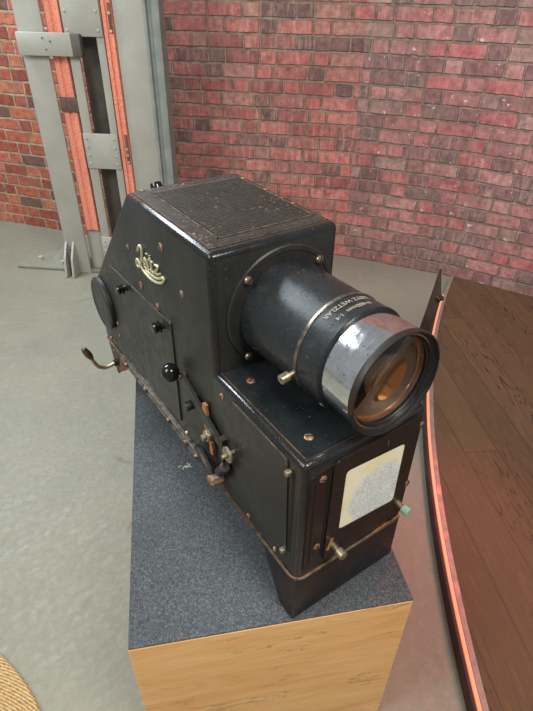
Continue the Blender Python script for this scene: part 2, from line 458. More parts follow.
def mat_led():
    t = NT('orange_led_diffuser')
    t.out((0.55, 0.22, 0.14), 0.4)
    t.b.inputs['Emission Color'].default_value = (1.0, 0.27, 0.13, 1)
    t.b.inputs['Emission Strength'].default_value = 0.75
    return t.m
M_led = mat_led()
def mat_flap():
    return mat_metal('brown_worn_flap', sr(54, 40, 33), sr(78, 60, 50), 0.6, 0.1, 60)
M_flap = mat_flap()

def mat_jute():
    t = NT('braided_jute'); c = t.coord()
    sp = t.node('ShaderNodeSeparateXYZ'); t.l.new(c, sp.inputs[0])
    ang = t.math('ARCTAN2', sp.outputs[1], sp.outputs[0])
    r = t.math('SQRT', t.math('ADD', t.math('MULTIPLY', sp.outputs[0], sp.outputs[0]), t.math('MULTIPLY', sp.outputs[1], sp.outputs[1])))
    w = t.math('SINE', t.math('ADD', t.math('MULTIPLY', ang, 190.0), t.math('MULTIPLY', r, 900.0)))
    n = t.noise(c, 160, 5, 0.75)
    f = t.math('ADD', t.math('MULTIPLY', w, 0.16), n)
    col = t.ramp(f, [(0.30, sr(142, 110, 70)), (0.5, sr(182, 150, 102)), (0.68, sr(212, 186, 138))])
    return t.out(col, 0.9, 0.0, t.bump(f, 0.8, 0.004))
M_jute = mat_jute()

# ------------------------------------------------------------------ the setting
def uv_box_wall(name, A, B, H, thick, mat, u0=0.0):
    """wall from A to B (xy) whose visible face lies on the line A-B, thickness away from the camera"""
    A = Vector((*A, 0)); B = Vector((*B, 0)); d = (B - A); L = d.length; d.normalize()
    n = Vector((-d.y, d.x, 0))
    if n.dot(Vector((1, 1, 0))) < 0: n = -n
    bm = bmesh.new(); uvl = bm.loops.layers.uv.new('UVMap')
    vs = {}
    for i, (s, k, z) in enumerate([(s, k, z) for s in (0, 1) for k in (0, 1) for z in (0, 1)]):
        vs[(s, k, z)] = bm.verts.new(A + d * (L * s) + n * (thick * k) + Vector((0, 0, H * z)))
    F = [[(0, 0, 0), (1, 0, 0), (1, 0, 1), (0, 0, 1)], [(0, 1, 0), (0, 1, 1), (1, 1, 1), (1, 1, 0)],
         [(0, 0, 0), (0, 0, 1), (0, 1, 1), (0, 1, 0)], [(1, 0, 0), (1, 1, 0), (1, 1, 1), (1, 0, 1)],
         [(0, 0, 1), (1, 0, 1), (1, 1, 1), (0, 1, 1)], [(0, 0, 0), (0, 1, 0), (1, 1, 0), (1, 0, 0)]]
    for fk in F:
        f = bm.faces.new([vs[k] for k in fk])
        for lp, k in zip(f.loops, fk):
            uu = u0 + k[0] * L + k[1] * thick
            lp[uvl].uv = (uu, k[2] * H + (k[1] * thick if fk[0][2] == 1 and fk[1][2] == 1 else 0))
    o = finish(name, bm, mat, smooth=False)
    return tag(o, kind='structure')

S1 = (-0.75, 4.944); S2 = (0.86, 2.765)
uv_box_wall('wall_left', S1, S2, 3.2, 0.09, B_or)
W0 = (0.60, 3.172); SEAM = (1.853, 1.945); BEND = (2.20, 1.405); END = (3.35, -1.30)
uv_box_wall('wall_back', W0, SEAM, 3.2, 0.25, B_red, 2.0)
uv_box_wall('wall_right', SEAM, BEND, 3.2, 0.25, B_rose, 4.0)
uv_box_wall('wall_right_end', BEND, END, 3.2, 0.25, B_rose, 4.0 + (Vector(BEND) - Vector(SEAM)).length)

bm = bmesh.new()
prism(bm, [(-3.0, -2.2), (3.6, -2.2), (3.6, -1.3), (2.35, 1.45), (1.95, 2.05), (0.75, 3.3), (-0.7, 5.05), (-3.0, 5.05)], 2, -0.06, 0.0)
tag(finish('floor', bm, M_floor, smooth=False), kind='structure')

# curved low stage
def stage_y(x):
    return 0.0481742 * x ** 3 - 0.40444346 * x ** 2 + 1.65620377 * x - 0.87065696
xs = [-0.45 + i * (2.135 + 0.45) / 60 for i in range(61)]
edge = [Vector((x, stage_y(x))) for x in xs]
def offset(poly, d):
    out = []
    for i, p in enumerate(poly):
        t = (poly[min(i + 1, len(poly) - 1)] - poly[max(i - 1, 0)]).normalized()
        out.append(p + Vector((-t.y, t.x)) * d)   # towards the plinth side
    return out
SH = 0.06
stage = empty('stage_platform', (1.4, 0.2, 0))
def band(name, i0, i1, z0, z1, d0, d1, mat):
    a = offset(edge[i0:i1], d0); b = offset(edge[i0:i1], d1)
    bm = bmesh.new()
    pts = [(p.x - 1.4, p.y - 0.2) for p in a] + [(p.x - 1.4, p.y - 0.2) for p in b[::-1]]
    n = len(a)
    va = [[bm.verts.new((x, y, z)) for x, y in pts] for z in (z0, z1)]
    for i in range(n - 1):
        j = 2 * n - 1 - i
        for lay in (0, 1):
            q = [va[lay][i], va[lay][i + 1], va[lay][j - 1], va[lay][j]]
            bm.faces.new(q if lay else q[::-1])
    for i in range(2 * n):
        k = (i + 1) % (2 * n)
        bm.faces.new((va[0][i], va[0][k], va[1][k], va[1][i]))
    return finish(name, bm, mat, stage)
bm = bmesh.new()
inner = [(p.x - 1.4, p.y - 0.2) for p in edge]
back = [(2.30 - 1.4, 0.905 - 0.2), (3.15 - 1.4, -1.10 - 0.2), (3.15 - 1.4, -1.75 - 0.2), (-0.45 - 1.4, -1.78 - 0.2)]
poly = inner + back
f0 = [bm.verts.new((x, y, 0.0)) for x, y in poly]; f1 = [bm.verts.new((x, y, SH)) for x, y in poly]
for i in range(len(poly)):
    k = (i + 1) % len(poly); bm.faces.new((f0[i], f0[k], f1[k], f1[i]))
top = bm.faces.new(f1); bot = bm.faces.new(f0[::-1])
bmesh.ops.triangulate(bm, faces=[top, bot])
finish('deck', bm, M_stage, stage, smooth=False)
band('edge_trim', 0, 61, 0.0, SH + 0.002, 0.0, 0.0145, M_trim)
band('light_strip', 0, 56, 0.0, SH - 0.001, 0.0155, 0.0245, M_led)
band('fascia', 0, 56, 0.0, SH - 0.006, 0.0255, 0.033, M_fascia)
tag(stage, 'low stage of dark walnut planks with a curved glowing orange edge strip', 'stage')

# rug
rug_c = Vector((-1.045, 0.305))
bm = bmesh.new(); prof = []
NR = 60; RR = 0.5765
prof.append((0.012, 0.0))
for k in range(NR * 4 + 1):
    r = RR * k / (NR * 4)
    if r > 0: prof.append((0.009 + 0.003 * abs(math.sin(PI * k / 4.0)), r))
prof.append((0.0, RR + 0.002)); prof.append((0.0, 0.0))
lathe(bm, prof, (0, 0, 0), (0, 0, 1), 120)
rug = finish('round_rug', bm, M_jute, None, (rug_c.x, rug_c.y, 0.0005), angle=60)
tag(rug, 'round braided straw-coloured jute rug on the grey floor', 'rug')

# ------------------------------------------------------------------ steel column
cr = empty('steel_column', (0.417, 2.571, 0), math.radians(-40))
tag(cr, 'grey painted lattice steel column with salmon rails in front of the brick wall', 'column')
HT = 2.6
def cpart(name, lo, hi, mat, bev=0.002):
    bm = bmesh.new(); box(bm, lo, hi, bev, 2)
    return finish(name, bm, mat, cr)
cpart('base_plate', (-0.467, 0.004, 0), (0.60, 0.36, 0.018), M_floor, 0.004)
cpart('gusset_shade_block', (-0.116, -0.030, 0.0), (-0.085, 0.004, 0.165), M_recess)  # dark block filling the gap, its colour standing in for the shade there
cpart('flange', (-0.130, 0.0, 0.0), (-0.004, 0.012, HT), M_colm)
cpart('web', (-0.130, 0.012, 0.018), (-0.118, 0.14, HT), M_colm)
cpart('flange', (0.100, 0.0, 0.018), (0.148, 0.012, HT), M_colm)
cpart('flange', (0.245, 0.0, 0.018), (0.281, 0.012, HT), M_colm)
cpart('web', (0.125, 0.085, 0.018), (0.262, 0.097, HT), M_recess)
cpart('web', (0.265, 0.012, 0.018), (0.277, 0.085, HT), M_strap)
cpart('flange', (0.340, 0.004, 0.018), (0.478, 0.016, HT), M_colm)
# stepped outer channel
bm = bmesh.new()
prism(bm, [(0.478, 0.004), (0.486, -0.004), (0.494, -0.004), (0.498, 0.010), (0.512, 0.014), (0.516, 0.004), (0.530, 0.0), (0.552, 0.004), (0.552, 0.09), (0.478, 0.09)], 2, 0.018, HT)
finish('channel', bm, M_ridge, cr)
# batten plates with rivets
def batten(z0, z1):
    b = cpart('batten_plate', (0.100, -0.010, z0), (0.281, 0.0, z1), M_colm)
    k = 0
    for zz in [z0 + 0.025 + i * (z1 - z0 - 0.05) / 3 for i in range(4)]:
        for uu in (0.118, 0.263):
            m = bmesh.new(); lathe(m, [(0, 0.007), (0.003, 0.006), (0.0048, 0.003), (0.005, 0)], (uu, -0.010, zz), (0, -1, 0), 12)
            finish('rivet', m, M_colm, b)
batten(1.225, 1.50); batten(0.625, 0.80); batten(1.95, 2.13); batten(0.10, 0.24)
br = cpart('cross_bracket', (-0.128, -0.035, 1.145), (0.135, -0.012, 1.240), M_colm, 0.003)
cpart('bracket_lug', (0.135, -0.035, 1.145), (0.178, 0.0, 1.237), M_recess, 0.003)
for uu, zz in ((0.0, 1.218), (0.01, 1.172), (0.035, 1.205)):
    m = bmesh.new(); cyl(m, (uu, -0.0352, zz), (uu, -0.038, zz), 0.004, 10); finish('bolt', m, M_recess, br)
# salmon rails, each a ribbed profile
def rail(name, u0, u1, d, z0, z1):
    w = u1 - u0
    pts = [(u0, d), (u0 + w * .10, d - .012), (u0 + w * .38, d - .012), (u0 + w * .46, d - .003), (u0 + w * .56, d - .003), (u0 + w * .64, d - .014), (u0 + w * .92, d - .014), (u1, d), (u1, d + .012), (u0, d + .012)]
    bm = bmesh.new(); prism(bm, pts, 2, z0, z1)
    return finish(name, bm, M_salmon, cr)
rail('rail', 0.004, 0.086, 0.030, 0.268, HT)
r2 = rail('rail', 0.283, 0.337, 0.010, 0.10, HT)
st = cpart('strap', (0.006, 0.006, 0.895), (0.098, 0.018, 0.962), M_strap, 0.003)
for zz in (0.70, 0.73, 0.665, 1.32, 1.25):
    m = bmesh.new(); cyl(m, (0.325, -0.004, zz), (0.325, -0.012, zz), 0.006, 12); finish('bolt', m, M_logo, r2)
cpart('clip', (0.318, -0.008, 0.655), (0.332, -0.002, 0.80), M_strap, 0.001)
cpart('clip', (0.318, -0.008, 1.24), (0.332, -0.002, 1.36), M_strap, 0.001)
# lower apron and gussets
bm = bmesh.new(); prism(bm, [(-0.004, 0.018), (0.10, 0.018), (0.10, 0.25), (-0.004, 0.25)], 1, 0.045, 0.055)
finish('apron_plate', bm, M_colm, cr)
for uu in (-0.128, -0.085):
    bm = bmesh.new(); prism(bm, rounded_poly([(0.004, 0.0), (-0.085, 0.0), (-0.060, 0.11), (0.004, 0.20)], 0.012), 0, uu, uu + 0.012)
    finish('gusset', bm, M_colm, cr)
bm = bmesh.new(); prism(bm, [(-0.30, 0.018), (-0.13, 0.018), (-0.13, 0.17)], 1, 0.10, 0.112)
finish('gusset', bm, M_colm, cr)
for uu, dd in ((-0.20, 0.06), (-0.36, 0.10)):
    m = bmesh.new(); cyl(m, (uu, dd, 0.018), (uu, dd, 0.040), 0.014, 6); finish('anchor_bolt', m, M_colm, cr)

# ------------------------------------------------------------------ plinth
pa = -0.412358
pl = empty('display_plinth', (-0.2713, 0.1177, 0), pa)
tag(pl, 'light oak display plinth topped with grey-blue felt under the projector', 'plinth')
PW, PD = 0.533, 0.86
bm = bmesh.new(); box(bm, (0, 0, 0), (PW, PD, HP - 0.005), 0.0015, 1)
finish('oak_body', bm, M_oak, pl)
bm = bmesh.new()
box(bm, (0.0005, 0.0005, HP - 0.005), (PW - 0.0005, PD - 0.0005, HP), 0.001, 1)
felt = finish('felt_top', bm, M_felt, pl)
bm = bmesh.new()
lp = Vector((0.009, 0.441, 0)) - Vector((-0.2713, 0.1177, 0)); lp.rotate(Matrix.Rotation(-pa, 3, 'Z'))
for i in range(9):
    a = random.uniform(0, 6.3); q = Vector((lp.x + random.gauss(0, .006), lp.y + random.gauss(0, .004), HP))
    e_ = q + Vector((math.cos(a), math.sin(a), 0)) * 0.009
    tube(bm, [q, (q + e_) / 2 + Vector((0, 0, .0012)), e_], 0.0009, 5)
lint = finish('lint_tuft', bm, M_lint)
lint.matrix_world = Matrix.Translation((-0.2713, 0.1177, 0)) @ Matrix.Rotation(pa, 4, 'Z')
tag(lint, 'small tuft of white lint lying on the grey-blue felt', 'lint')

# ------------------------------------------------------------------ projector
pj = empty('epidiascope_projector', (0, 0, HP))
tag(pj, 'old black metal epidiascope projector with large chrome-ringed lens on the plinth', 'projector')
OFF = (0, 0, 0.1254)
W = 0.25; H1 = 0.2787; H2 = 0.5012; YU = 0.2517; YB1 = 0.579; YB2 = 0.905
def pp(name, bm, mat, parent=None, angle=35, smooth=True):
    return finish(name, bm, mat, parent or pj, OFF if parent is None else None, angle, smooth)

def edge_mat(o):
    for p in o.data.polygons:
        if max(abs(c) for c in p.normal) < 0.985 and p.area < 0.02: p.material_index = 1
# upper housing
bm = bmesh.new()
prism(bm, [(YU, 0), (YU, H2), (YB1, H2), (0.885, 0.20), (YB2, 0.0)], 0, 0, W, 0.011, 4)
upper = pp('upper_housing', bm, [M_side, M_roll], angle=50); edge_mat(upper)
for p in upper.data.polygons:
    if p.center.y > YB1 + 0.02: p.material_index = 0
# lid plate on top
bm = bmesh.new()
prism(bm, rounded_poly([(0.013, YU + 0.022), (W - 0.013, YU + 0.022), (W - 0.013, YB1 - 0.008), (0.013, YB1 - 0.008)], 0.006), 2, H2 - 0.001, H2 + 0.0022, 0.0008, 1)
lid = pp('top_lid', bm, M_top)
def strip_frame(bm, pts, wd, z, hgt):
    n = len(pts)
    for i in range(n):
        a = Vector((*pts[i], 0)); b = Vector((*pts[(i + 1) % n], 0)); d = (b - a).normalized(); s = Vector((-d.y, d.x, 0)) * wd / 2
        q = [a - s - d * wd / 2, b - s + d * wd / 2, b + s + d * wd / 2, a + s - d * wd / 2]
        v0 = [bm.verts.new(p + Vector((0, 0, z))) for p in q]; v1 = [bm.verts.new(p + Vector((0, 0, z + hgt))) for p in q]
        bm.faces.new(v0[::-1]); bm.faces.new(v1)
        for k in range(4): bm.faces.new((v0[k], v0[(k + 1) % 4], v1[(k + 1) % 4], v1[k]))
G = [(0.040, 0.296), (0.228, 0.296), (0.228, 0.542), (0.040, 0.542)]
bm = bmesh.new(); strip_frame(bm, G, 0.0022, H2 + 0.002, 0.0016)
pp('grille_frame', bm, M_edge, lid)
# ribbed vent: ridges running across
bm = bmesh.new()
nr = 30; y0, y1 = 0.2985, 0.5395
box(bm, (0.042, y0, H2 + 0.0018), (0.226, y1, H2 + 0.0024))
for f in bm.faces: f.material_index = 1
for i in range(nr):
    a = y0 + (y1 - y0) * i / nr; p_ = (y1 - y0) / nr
    prism(bm, [(a + p_ * 0.10, H2 + 0.0024), (a + p_ * 0.20, H2 + 0.0042), (a + p_ * 0.72, H2 + 0.0042), (a + p_ * 0.82, H2 + 0.0024)], 0, 0.0425, 0.2255)
pp('ribbed_vent', bm, [M_top, M_dark], lid, angle=5)
bm = bmesh.new(); box(bm, (0.010, YU + 0.0195, H2), (W - 0.008, YU + 0.0215, H2 + 0.0016)); pp('lid_seam', bm, M_edge, lid)
bm = bmesh.new(); box(bm, (0.0115, YU + 0.02, H2 - 0.0005), (0.0130, YB1 - 0.01, H2 + 0.0022)); pp('lid_seam', bm, M_edge, lid)

# front housing
bm = bmesh.new()
box(bm, (0, 0, 0), (W, YU + 0.02, H1), 0.010, 4)
front = pp('front_housing', bm, [M_side, M_roll], angle=50); edge_mat(front)
bm = bmesh.new()
prism(bm, rounded_poly([(0.012, 0.014), (W - 0.012, 0.014), (W - 0.012, YU - 0.002), (0.012, YU - 0.002)], 0.004), 2, H1 - 0.001, H1 + 0.0018, 0.0006, 1)
tp = pp('top_plate', bm, M_barrel)
bm = bmesh.new(); box(bm, (0.0105, 0.014, H1 - 0.0008), (0.0120, YU, H1 + 0.0022)); pp('plate_seam', bm, M_edge, tp)

def screw(parent, p, n, r=0.0065, mat=None, h=0.003):
    p = Vector(p); n = Vector(n).normalized()
    bm = bmesh.new()
    lathe(bm, [(-0.001, r), (h * 0.4, r), (h * 0.8, r * 0.8), (h, r * 0.35), (h, 0)], p, n, 16)
    u, v, _ = frame_of(n); a = random.uniform(0, PI)
    d = u * math.cos(a) + v * math.sin(a); s = n.cross(d)
    k0 = len(bm.faces); bm.faces.ensure_lookup_table()
    vs = []
    for k in ((-1, -1), (1, -1), (1, 1), (-1, 1)):
        vs.append(bm.verts.new(p + n * (h + 0.0003) + d * k[0] * r * 0.8 + s * k[1] * r * 0.12))
    v2 = [bm.verts.new(x.co - n * 0.001) for x in vs]
    nf = [bm.faces.new(vs), bm.faces.new(v2[::-1])]
    for k in range(4): nf.append(bm.faces.new((vs[k], v2[k], v2[(k + 1) % 4], vs[(k + 1) % 4])))
    for f in nf: f.material_index = 1
    o = finish('screw', bm, [mat or M_screw, M_dark], parent)
    if parent is pj: o.location = OFF
    return o
for x, y in ((0.042, 0.205), (0.042, 0.045), (0.206, 0.045), (0.206, 0.205)):
    screw(tp, (x, y, H1 + 0.0018), (0, 0, 1), 0.0075)
for y, z, r in ((0.430, 0.448, 0.008), (0.559, 0.315, 0.008), (0.479, 0.303, 0.008), (0.359, 0.388, 0.0065), (0.605, 0.382, 0.006), (0.231, 0.248, 0.006)):
    screw(upper, (0, y, z), (-1, 0, 0), r)
for x, y in ((0.232, 0.36), (0.232, 0.45), (0.232, 0.53), (0.03, 0.565)):
    screw(lid, (x, y, H2 + 0.0022), (0, 0, 1), 0.004)

# left side: door plate on upper housing
def side_plate(name, pts, th, mat, parent=None, r=0.006, x0=0.0):
    bm = bmesh.new(); prism(bm, rounded_poly(pts, r), 0, x0 - th, x0 + 0.001, 0.0006, 1)
    return pp(name, bm, mat, parent)
door = side_plate('side_door', [(0.418, 0.045), (0.418, 0.298), (0.745, 0.284), (0.845, 0.20), (0.845, 0.04), ], 0.0025, M_side)
bm = bmesh.new()
tube(bm, [(-0.0027, 0.418, 0.05), (-0.0027, 0.418, 0.296), (-0.0027, 0.745, 0.284)], 0.0009, 6)
pp('door_edge', bm, M_edge, door)
bm = bmesh.new(); cyl(bm, (-0.002, 0.838, 0.140), (-0.016, 0.838, 0.140), 0.070, 48, 0.003)
disc = pp('round_cover', bm, M_side, angle=40)
bm = bmesh.new(); lathe(bm, [(0.0, 0.056), (0.001, 0.058), (0.0, 0.060)], (-0.0161, 0.838, 0.140), (-1, 0, 0), 48, closed=True); pp('cover_groove', bm, M_top, disc)
def knob(parent, y, z, r=0.0125, x0=-0.0025):
    bm = bmesh.new()
    lathe(bm, [(0, r * .6), (.006, r * .5), (.008, r), (.012, r * 1.05), (.014, r * .8), (.016, r * .85), (.020, r), (.023, r * .8), (.024, 0)], (x0, y, z), (-1, 0, 0), 24)
    return pp('knob', bm, M_gloss, parent)
for y, z in ((0.761, 0.117), (0.764, 0.078)): screw(door, (-0.0025, y, z), (-1, 0, 0), 0.005)
knob(door, 0.650, 0.268, 0.0115); knob(door, 0.456, 0.273, 0.0125)
# ball ended lever
lev = empty('clamp_lever', (0, 0, 0)); lev.parent = pj; lev.location = OFF
bm = bmesh.new(); prism(bm, rounded_poly([(0.395, 0.190), (0.375, 0.212), (0.225, 0.150), (0.232, 0.132)], 0.006), 0, -0.012, -0.006, 0.001, 1)
finish('lever_arm', bm, M_side, lev)
bm = bmesh.new()
lathe(bm, [(0, 0), (0.001, .006), (.004, .0125), (.010, .0178), (.018, .0195), (.026, .0178), (.032, .0125), (.035, .006), (.036, 0)], (-0.008, 0.390, 0.208), (-1, 0, 0), 28)
finish('ball_knob', bm, M_gloss, lev)
bm = bmesh.new(); cyl(bm, (0.0, 0.378, 0.200), (-0.016, 0.378, 0.200), 0.006, 14, 0.001); finish('pivot_pin', bm, M_screw, lev)
bm = bmesh.new(); cyl(bm, (0.0, 0.345, 0.150), (-0.022, 0.345, 0.150), 0.010, 18, 0.002); cyl(bm, (0.0, 0.345, 0.150), (-0.012, 0.345, 0.150), 0.005); finish('stud', bm, M_side, lev)
# latch mechanism near the flange
la = empty('latch_mechanism', (0, 0, 0)); la.parent = pj; la.location = OFF
bm = bmesh.new(); cyl(bm, (0.0, 0.268, 0.132), (-0.020, 0.268, 0.132), 0.012, 18, 0.002); cyl(bm, (-0.02, 0.268, 0.132), (-0.027, 0.268, 0.132), 0.007, 14, 0.001); finish('pivot_nut', bm, M_brass, la)
bm = bmesh.new(); prism(bm, rounded_poly([(0.288, 0.120), (0.274, 0.122), (0.279, 0.196), (0.293, 0.194)], 0.003), 0, -0.010, -0.004); finish('rusty_link', bm, M_rust, la)
bm = bmesh.new(); prism(bm, rounded_poly([(0.272, 0.080), (0.260, 0.082), (0.262, 0.112), (0.274, 0.112)], 0.003), 0, -0.010, -0.004); finish('rusty_link', bm, M_rust, la)
bm = bmesh.new(); tube(bm, [(-0.018, 0.310, 0.066), (-0.022, 0.285, 0.076), (-0.024, 0.262, 0.070), (-0.024, 0.240, 0.056), (-0.022, 0.226, 0.052)], [0.008, 0.009, 0.008, 0.007, 0.006], 10, smooth_steps=4); finish('hook_arm', bm, M_skirt, la)
bm = bmesh.new(); prism(bm, rounded_poly([(0.320, 0.028), (0.320, 0.070), (0.250, 0.062), (0.235, 0.028)], 0.006), 0, -0.014, 0.0, 0.001, 1); finish('latch_base', bm, M_skirt, la)
bm = bmesh.new(); cyl(bm, (-0.012, 0.222, 0.062), (-0.038, 0.222, 0.062), 0.011, 6, 0.002); cyl(bm, (-0.012, 0.238, 0.050), (-0.034, 0.238, 0.050), 0.009, 14, 0.002); finish('clamp_bolt', bm, M_screw, la)
bm = bmesh.new(); cyl(bm, (-0.018, 0.222, 0.078), (-0.018, 0.198, 0.112), 0.010, 14, 0.002); finish('clamp_arm', bm, M_skirt, la)
bm = bmesh.new(); cyl(bm, (-0.014, 0.190, 0.150), (-0.019, 0.190, 0.150), 0.016, 24, 0.001); finish('thumb_wheel', bm, M_brass, la)
bm = bmesh.new(); cyl(bm, (0.0, 0.190, 0.150), (-0.028, 0.190, 0.150), 0.0045, 12, 0.001); finish('wheel_shaft', bm, M_brass, la)
bm = bmesh.new(); prism(bm, [(0.228, 0.085), (0.228, 0.160), (0.215, 0.160), (0.215, 0.085)], 0, -0.013, -0.001); finish('latch_post', bm, M_skirt, la)
bm = bmesh.new()
for a, b in (((0.226, 0.204), (0.196, 0.200)), ((0.222, 0.193), (0.193, 0.190))):
    tube(bm, [(-0.0008, a[0], a[1]), (-0.0008, b[0], b[1])], 0.0013, 6)
pp('scale_plate', bm, M_logo)

# side panel of front housing, slot and studs
panel = side_plate('side_panel', [(0.215, 0.045), (0.222, 0.165), (0.222, 0.225), (0.190, 0.266), (0.036, 0.266), (0.028, 0.050)], 0.003, M_side, None, 0.010)
bm = bmesh.new(); tube(bm, [(-0.003, 0.222, 0.225), (-0.003, 0.190, 0.2655), (-0.003, 0.046, 0.266), (-0.003, 0.036, 0.256)], 0.0009, 6); pp('panel_edge', bm, M_edge, panel)
bm = bmesh.new(); box(bm, (-0.0006, 0.019, 0.058), (0.001, 0.026, 0.255)); pp('slot', bm, M_dark)
for y, z in ((0.030, 0.246), (0.034, 0.053)):
    bm = bmesh.new(); cyl(bm, (0, y, z), (-0.010, y, z), 0.0055, 14, 0.001); pp('stud', bm, M_brass)

# bottom flange bead (left, front, right) and tray rail
bm = bmesh.new()
pts = [(-0.001, 0.895, 0.0), (-0.001, 0.04, 0.0)]
arc = [(0.018 - 0.019 * math.cos(a), 0.018 - 0.019 * math.sin(a), 0.0) for a in [i * PI / 16 for i in range(9)]]
arc2 = [(W - 0.018 + 0.019 * math.sin(a), 0.018 - 0.019 * math.cos(a), 0.0) for a in [i * PI / 16 for i in range(9)]]
tube(bm, pts[:2] + arc + arc2 + [(W + 0.001, 0.04, 0), (W + 0.001, 0.895, 0.0)], 0.0032, 8)
bead = pp('flange_bead', bm, M_edge)
bm = bmesh.new()
tube(bm, [(-0.008, 0.76, 0.022), (-0.008, 0.325, 0.022)], 0.0030, 8)
tube(bm, [(-0.010, 0.76, 0.010), (-0.010, 0.325, 0.010)], 0.0026, 8)
box(bm, (-0.0075, 0.325, 0.008), (0.0, 0.76, 0.020))
rail_ = pp('tray_rail', bm, M_railm)
for y in (0.72, 0.60, 0.47, 0.385, 0.335): screw(rail_, (-0.012, y, 0.016), (-1, 0, 0), 0.005, None, 0.004)
for y in (0.144, 0.059, 0.85): screw(bead, (-0.002, y, 0.022), (-1, 0, 0), 0.005, None, 0.004)
for y in (0.335, 0.39): screw(rail_, (-0.003, y, 0.036), (-1, 0, 0), 0.004, M_logo, 0.005)

# front skirt foot and rear feet
bm = bmesh.new()
t_ = 0.004
outer = [(0.103, -0.001), (0.022, -0.001), (0.0, -0.001)]
prism(bm, [(0.001, -0.001), (0.108, -0.001), (0.042, -0.1254), (0.001, -0.1254)], 0, -0.0005, W + 0.0005, 0.003, 2)
pp('front_foot', bm, M_skirt, angle=50)
bm = bmesh.new()
box(bm, (0.085, 0.46, -0.1254), (0.20, 0.60, 0.002), 0.004, 2)
pp('rear_foot', bm, M_skirt)
bm = bmesh.new()
prism(bm, [(0.902, 0.0), (0.868, -0.105), (0.855, -0.105), (0.80, 0.0)], 0, 0.002, 0.006)
bkt = pp('rear_bracket', bm, M_skirt)
bm = bmesh.new(); prism(bm, [(0.862, -0.1075), (0.855, -0.1035), (0.795, -0.005), (0.800, -0.005)], 0, 0.002, 0.05); finish('bracket_lip', bm, M_screw, bkt)
screw(bkt, (0.002, 0.862, -0.03), (-1, 0, 0), 0.005)
# worn rust line on the front flange
bm = bmesh.new(); prism(bm, [(0.10, -0.004), (0.235, -0.004), (0.243, 0.006), (0.19, 0.006), (0.16, 0.000), (0.10, 0.001)], 1, -0.0022, 0.0); pp('rust_patch', bm, M_rust)

# crank handle
ck = empty('crank_handle', (0, 0, 0)); ck.parent = pj; ck.location = OFF
bm = bmesh.new()
tube(bm, [(0.004, 0.85, -0.060), (-0.015, 0.85, -0.066), (-0.034, 0.85, -0.067), (-0.052, 0.85, -0.056), (-0.062, 0.85, -0.036), (-0.066, 0.85, -0.022)], 0.0052, 10, smooth_steps=4)
finish('crank_rod', bm, M_brass, ck)
bm = bmesh.new()
lathe(bm, [(0, 0), (0, .005), (.004, .0075), (.018, .0098), (.034, .0088), (.042, .006), (.045, 0)], (-0.065, 0.85, -0.023), (-0.40, 0, 0.92), 20)
finish('grip', bm, M_grip, ck)
bm = bmesh.new(); cyl(bm, (0.006, 0.85, -0.062), (-0.008, 0.85, -0.062), 0.010, 16, 0.001); finish('crank_hub', bm, M_skirt, ck)
# small knob at the back of the top
bm = bmesh.new()
lathe(bm, [(0, .006), (.008, .006), (.010, .011), (.018, .0125), (.026, .011), (.029, 0)], (0.075, 0.592, 0.478), (0.0, 0.55, 0.83), 20)
pp('latch_knob', bm, M_gloss)

# maker's badge, brush-script brass (local: s to the right along -y, t up)
bd = empty('maker_badge', (0, 0, 0)); bd.parent = pj; bd.location = OFF
def stroke(pts, r=0.0023):
    bm = bmesh.new()
    tube(bm, [(-0.0022, 0.562 - s * 0.93, 0.356 + t * 0.88) for s, t in pts], r, 8, smooth_steps=5)
    return finish('letter_stroke', bm, M_logo, bd)
K = 1.0
stroke([(0.022, 0.048), (0.027, 0.060), (0.036, 0.066), (0.043, 0.060), (0.041, 0.046), (0.034, 0.030), (0.026, 0.016), (0.016, 0.007), (0.006, 0.008), (0.004, 0.017), (0.011, 0.023), (0.022, 0.018), (0.034, 0.010), (0.047, 0.006), (0.066, 0.004), (0.090, 0.006), (0.112, 0.012), (0.134, 0.022), (0.145, 0.034), (0.139, 0.036), (0.124, 0.027), (0.105, 0.020), (0.080, 0.016), (0.055, 0.016)], 0.0030)  # L and underline flourish
stroke([(0.047, 0.026), (0.057, 0.032), (0.060, 0.041), (0.053, 0.044), (0.048, 0.034), (0.050, 0.024), (0.059, 0.022), (0.067, 0.028)], 0.0026)   # e
stroke([(0.066, 0.046), (0.068, 0.034), (0.070, 0.025), (0.077, 0.025), (0.083, 0.031)], 0.0027)   # i
stroke([(0.066, 0.0585), (0.0662, 0.0605)], 0.0024)                                                     # dot
stroke([(0.082, 0.062), (0.086, 0.044), (0.088, 0.029), (0.096, 0.028), (0.103, 0.036)], 0.0028)   # t
stroke([(0.076, 0.050), (0.097, 0.052)], 0.0022)                                                     # t bar
stroke([(0.104, 0.050), (0.121, 0.053), (0.112, 0.040), (0.106, 0.031), (0.117, 0.034), (0.128, 0.040)], 0.0026)  # z

